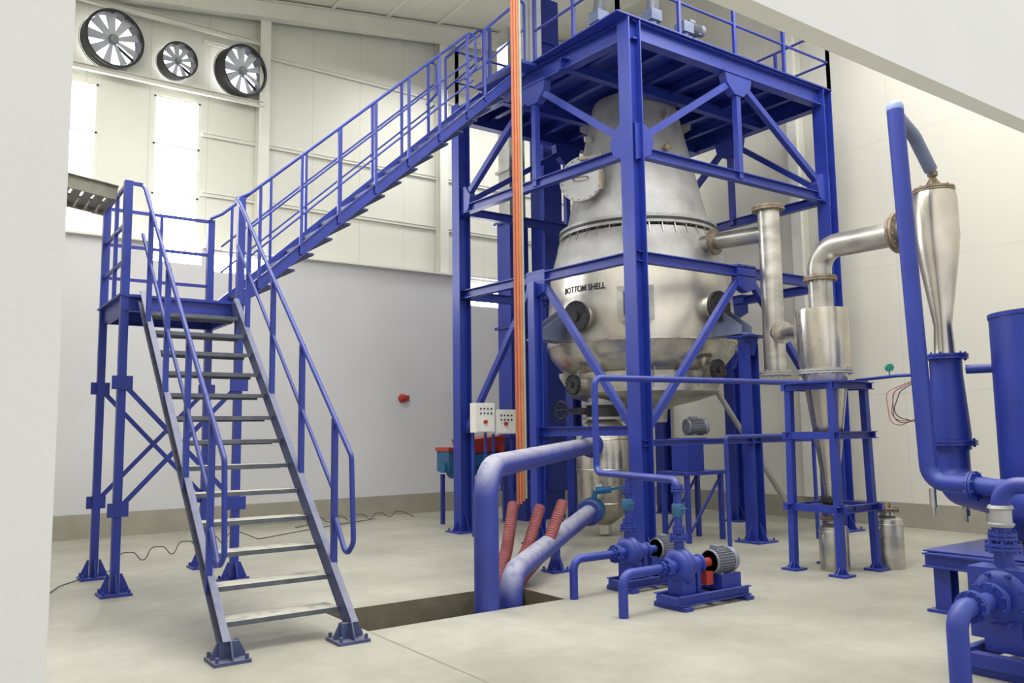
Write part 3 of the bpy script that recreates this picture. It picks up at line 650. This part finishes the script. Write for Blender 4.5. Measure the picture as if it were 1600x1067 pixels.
# ------------------------------------------------------------ cyclones
CX,CY=8.45,5.7
CS=thing('cyclone_stand','blue four-legged steel stand carrying the cyclone','stand',(CX,CY,0))
for x in (CX-.33,CX+.33):
    for y in (CY-.3,CY+.3):
        m=M();m.bar((x,y,0),(CX+(x-CX)*.92,CY+(y-CY)*.92,2.05),.075,.075,up=(0,1,0));m.box((x,y,.012),(.2,.2,.024));m.prism([(x-.09,y,.02),(x+.09,y,.02),(x,y,.15)],.012);m.prism([(x,y-.09,.02),(x,y+.09,.02),(x,y,.15)],.012);part(CS,'leg',m,BLUE)
for z,e in ((2.05,.36),(1.5,.37),(.7,.4)):
    for sgn in(-1,1):
        pt(CS,'cross_rail',BLUE,'ch',(CX-e,CY+sgn*.31,z),(CX+e,CY+sgn*.31,z),.05,.08);pt(CS,'cross_rail',BLUE,'ch',(CX+sgn*.34,CY-e,z),(CX+sgn*.34,CY+e,z),.05,.08)
pt(CS,'cross_rail',BLUE,'box',(CX,CY,.7),(.12,.66,.05))
m=M();m.rev([(.27,.03),(.45,.03),(.45,.05),(.27,.05),(.27,.03)],(CX,CY,2.05),n=32,caps=False);part(CS,'support_ring',m,BLUE)
CC=thing('dust_cyclone','stainless steel cyclone separator mounted in the blue stand','cyclone',(CX,CY,.66))
m=M();m.rev([(.15,2.96),(.28,2.94),(.285,2.9),(.285,2.32),(.25,2.2),(.07,.8),(.07,.66)],(CX,CY,0),n=48);part(CC,'body',m,STEELP)
m=M();m.box((CX+.15,CY+.3,2.75),(.2,.25,.3));m.flange((CX+.27,CY+.38,2.75),(.64,.77,.08),.16,.02,10);part(CC,'inlet_nozzle',m,STEEL)
m=M();m.flange((CX,CY,2.22),(0,0,1),.31,.02,16);part(CC,'body_flange',m,STEELD)
m=M();m.flange((CX,CY,.78),(0,0,1),.12,.02,8);m.box((CX,CY,.72),(.14,.14,.06));m.cyl((CX,CY,.72),(CX-.25,CY-.02,.72),.015);part(CC,'outlet_valve',m,DARK)
C2=(8.42,4.3)
OP=thing('overhead_steel_duct','curved stainless steel duct linking the two cyclones','duct',(CX,CY,2.95))
m=M();m.tube([(CX,CY,2.94),(CX,CY,3.66),(CX-.01,C2[1]+.2,3.64)],.135,.26,n=32,seg=12);part(OP,'duct_run',m,STEEL)
m=M();m.flange((CX,CY,3.3),(0,0,1),.19,.02,12);part(OP,'joint_flange',m,RUSTY)
m=M();m.flange((CX,C2[1]+.42,3.65),(0,1,0),.22,.03,14);part(OP,'end_flange',m,RUSTY)
c=thing('small_cyclone','tall slim stainless steel cyclone above a blue stand pipe','cyclone',(C2[0],C2[1],2.28))
m=M();m.rev([(.1,4.0),(.2,3.97),(.215,3.9),(.215,3.5),(.19,3.3),(.085,2.6),(.1,2.3)],(C2[0],C2[1],0),n=40);part(c,'body',m,STEELP)
m=M();m.flange((C2[0],C2[1],4.0),(0,0,1),.2,.02,12);part(c,'top_flange',m,RUSTY)
m=M();m.rev([(.07,0),(.07,.05),(.03,.12),(.05,.14),(.05,.18),(.03,.2)],(C2[0],C2[1],4.02),n=20);part(c,'top_valve',m,RUSTY)
SPB=thing('blue_stand_pipe','wide blue stand pipe curving away below the slim cyclone','pipe',(C2[0],C2[1],.5))
m=M();m.rev([(.15,2.28),(.15,2.1),(.19,1.5),(.18,1.35)],(C2[0],C2[1],0),n=32);m.tube([(C2[0],C2[1],1.4),(C2[0],C2[1],.98),(7.6,3.3,.93),(7.2,2.8,.93)],.16,.35,n=28,seg=12);part(SPB,'pipe_run',m,BLUED)
m=M();m.flange((C2[0],C2[1],2.28),(0,0,1),.21,.022,12);part(SPB,'flange',m,BLUE)
m=M();m.flange((C2[0],C2[1],1.42),(0,0,1),.24,.022,12);part(SPB,'flange',m,BLUE)
for p in ((8.42,4.2,.95),(8.0,3.78,.9)):
    m=M();m.cyl(V(p),V(p)-V((0,0,.18)),.03);m.cyl(V(p)-V((0,0,.18)),V(p)-V((0,0,.24)),.04,n=6);m.cyl(V(p)-V((0,0,.24)),V(p)-V((0,0,.3)),.018);part(SPB,'drain_nozzle',m,STEEL)
pt(SPB,'pedestal',BLUE,'bar',(7.95,3.6,.52),(7.95,3.6,.85),.1,.1,up=(0,1,0))
BP=thing('tall_blue_pipe','tall slim blue vertical vent pipe with rounded cap','pipe',(7.6,4.1,.9))
m=M();m.tube([(7.6,4.2,4.66),(7.6,4.1,1.08),(7.58,3.2,1.04),(7.4,2.4,1.04)],.078,.16,n=28);part(BP,'pipe_run',m,BLUED)
m=M();m.sph((7.6,4.2,4.67),.082,10);part(BP,'end_cap',m,CAP)
m=M();m.tube([(7.62,4.2,4.6),(8.05,4.27,4.5),(C2[0]-.03,C2[1],4.22)],.065,.15,n=20);part(BP,'branch_pipe',m,BRKT)
m=M();m.flange((7.59,3.7,1.06),(0,1,0),.13,.02,8);part(BP,'flange',m,BLUE)
m=M();m.cyl((7.6,4.08,1.02),(7.6,4.08,.85),.03);m.cyl((7.6,4.08,.85),(7.6,4.08,.78),.018);part(BP,'drain_nozzle',m,STEEL)
pipe('instrument_pipe',[(8.75,5.5,2.12),(8.4,4.8,2.12),(8.42,4.5,2.12)],.018,.05,BLUE,'thin blue horizontal pipe between the stand and stand pipe')
pipe('branch_line',[(8.42,4.1,2.14),(8.5,3.8,2.14)],.045,.05,BLUE,'blue horizontal branch pipe leading to the tank')
t=thing('pressure_gauge','small round green-faced pressure gauge on the thin pipe','gauge',(8.45,4.95,2.14))
m=M();m.cyl((8.5,4.95,2.12),(8.5,4.95,2.2),.008,n=8);m.cyl((8.52,4.97,2.22),(8.49,4.93,2.22),.04,n=24);part(t,'gauge_case',m,GREEN)
for k in range(4):
    m=M();x=8.3+random.uniform(-.1,.1);y=4.55
    m.tube([(8.45,y,2.1),(x,y+.15+.05*k,1.95),(x-.1,y+.2,1.7-.05*k),(x+.05,y-.1,1.6+.04*k),(x+.12,y-.1,1.95),(8.42,4.4,2.0+.02*k)],.005,.1,n=6)
    solo('instrument_wire',m,HOSE if k%2 else BLACK,'thin looping instrument wire hanging near the stand pipe','wire','instrument wires')
def can(x,y,h,r,lab):
    t=thing('collection_can',lab,'metal can',(x,y,0),'steel collection cans')
    m=M();m.rev([(r*.97,0),(r,.02),(r,h*.74),(r*.93,h*.8),(r*.5,h*.86),(r*.48,h*.93)],(x,y,0),n=32);m.torus((x,y,h*.72),(0,0,1),r,.008,32,6);part(t,'body',m,STEEL)
    m=M();m.flange((x,y,h*.95),(0,0,1),r*.8,.012,8,br=.008);m.tube([(x-.06,y,h*.96),(x-.06,y,h+.04),(x+.06,y,h+.04),(x+.06,y,h*.96)],.008,.02,n=6);part(t,'lid',m,RUSTY)
    for sg in(-1,1): pt(t,'side_handle',STEELD,'tube',[(x+sg*r*.98,y,h*.68),(x+sg*(r+.04),y,h*.66),(x+sg*(r+.04),y,h*.54),(x+sg*r*.98,y,h*.52)],.008,.03,n=8)
can(CX,CY,.6,.16,'cylindrical stainless steel can standing under the cyclone outlet')
can(9.05,5.4,.68,.16,'cylindrical stainless steel can with clamped lid beside the cyclone stand')
TK=thing('blue_tank','large blue cylindrical tank standing on a low steel frame','tank',(8.62,3.38,.5))
m=M();m.rev([(.52,.56),(.52,2.6),(.53,2.6),(.53,2.64),(.01,2.70)],(8.62,3.38,0),n=48);part(TK,'shell',m,BLUE)
m=M();m.flange((8.1,3.3,1.05),(1,0,0),.16,.02,10);m.cyl((8.1,3.3,1.05),(8.3,3.3,1.05),.11);part(TK,'nozzle',m,BLUE)
FR=thing('tank_frame','low blue steel beam frame carrying the tank','steel frame',(8.3,3.2,0))
for y in (2.45,3.2,3.92): pt(FR,'top_beam',BLUE,'ib',(7.2,y,.44),(9.3,y,.44),.1,.12)
for x in (7.2,8.2,9.3): pt(FR,'top_beam',BLUE,'ib',(x,2.4,.44),(x,3.97,.44),.1,.12)
pt(FR,'top_plate',BLUE,'box',(8.3,3.2,.51),(2.15,1.6,.012))
for x in (7.3,9.2):
    for y in (2.55,3.85):
        m=M();m.ib((x,y,0),(x,y,.38),.14,.14,.012);m.box((x,y,.012),(.24,.24,.024));part(FR,'leg',m,BLUE)
pipe('pump_riser',[(5.82,2.68,.8),(5.82,2.68,1.2),(5.98,1.9,1.2)],.055,.12,BLUE,'thick blue riser with steel coupling above the large pump',[((5.82,2.68,.87),(0,0,1))])
m=M();m.rev([(.07,.0),(.08,.02),(.065,.03),(.065,.11),(.08,.12),(.07,.14)],(5.82,2.68,.93),n=24);solo('pipe_coupling',m,STEELD,'steel flexible coupling on the pump riser','coupling')
def actuator(x,y,lab,ax):
    t=thing('valve_actuator',lab,'actuator',(x,y,7.045),'actuators on the tower deck')
    m=M();m.cyl((x,y,7.045),(x,y,7.3),.07);m.flange((x,y,7.15),(0,0,1),.13,.02,8);m.box((x,y,7.38),(.2,.2,.16));part(t,'valve_body',m,BRKT)
    motor(t,'drive_motor',(x,y,7.42),ax,.09,.36,MOTOR)
actuator(7.55,8.4,'grey-blue valve body with grey motor actuator on the deck',(0,-.2,1))
actuator(8.15,7.95,'upright grey-blue valve with grey motor on the deck',(.1,0,1))
actuator(8.8,7.95,'grey-blue valve with horizontal grey motor on the deck',(1,-.1,0))
t=thing('junction_cabinet','narrow grey electrical cabinet at the stair head','cabinet',(7.3,9.7,7.04))
pt(t,'enclosure',GREYC,'box',(7.3,9.7,7.65),(.22,.3,1.2));pt(t,'door',GREYC,'box',(7.185,9.7,7.65),(.012,.26,1.14))
m=M();pts=[(1.0,9.4,.01),(1.3,10.2,.02),(1.8,10.9,.02)]
for k in range(5):
    x=1.95+k*.42;y=11.0+k*.32
    pts+=[(x,y,.012),(x+.1,y+.1,.2),(x+.28,y+.2,.18)]
pts+=[(4.3,12.8,.012),(5.6,13.6,.012),(7.0,14.3,.012)]
m.tube(pts,.006,.12,n=8);solo('floor_cable',m,BLACK,'thin black cable lying in loose loops on the floor','cable')
m=M();pts=[(5.3,13.9,.012)]
for k in range(5): pts+=[(5.6+k*.4,14.1,.012),(5.7+k*.4,14.12,.13),(5.85+k*.4,14.12,.13)]
pts+=[(7.7,14.1,.012)];m.tube(pts,.006,.1,n=8);solo('floor_cable',m,BLACK,'thin black cable in loose loops near the baseboard','cable')
# ------------------------------------------------------------ light
w=bpy.data.worlds.new('w');sc.world=w;w.use_nodes=True
bg=w.node_tree.nodes['Background'];bg.inputs[0].default_value=(.97,.98,1,1);bg.inputs[1].default_value=1.2
def area(x,y,z,sx,sy,pw,rot=(0,0,0),col=(1,.99,.965)):
    l=bpy.data.lights.new('a','AREA');l.shape='RECTANGLE';l.size=sx;l.size_y=sy;l.energy=pw;l.color=col
    o=bpy.data.objects.new('ceiling_fill',l);COL.objects.link(o);o.location=(x,y,z);o.rotation_euler=rot  # fill lamp added under the roof to brighten the hall, no real fixture
area(2.5,10,8.2,3,5,300);area(2.5,5,8.2,3,4,270);area(6.2,4.8,8.9,4,3,370);area(10.6,5,9.2,3,4,270);area(9.5,13.2,9,5,1.5,180)
# ------------------------------------------------------------ camera
cam=bpy.data.cameras.new('camera');co=bpy.data.objects.new('camera',cam);COL.objects.link(co);sc.camera=co
cam.sensor_width=36;cam.lens=1300.3/1600*36;cam.clip_start=.05
r=V((0.8159,-0.578,-0.0137));u=V((-0.0504,-0.0948,0.9942));b=r.cross(u)
u=b.cross(r).normalized();r.normalize();b.normalize()
mx=Matrix((r,u,b)).transposed().to_4x4();mx.translation=V((0,0,1.6));co.matrix_world=mx
sc.view_settings.view_transform='Standard'
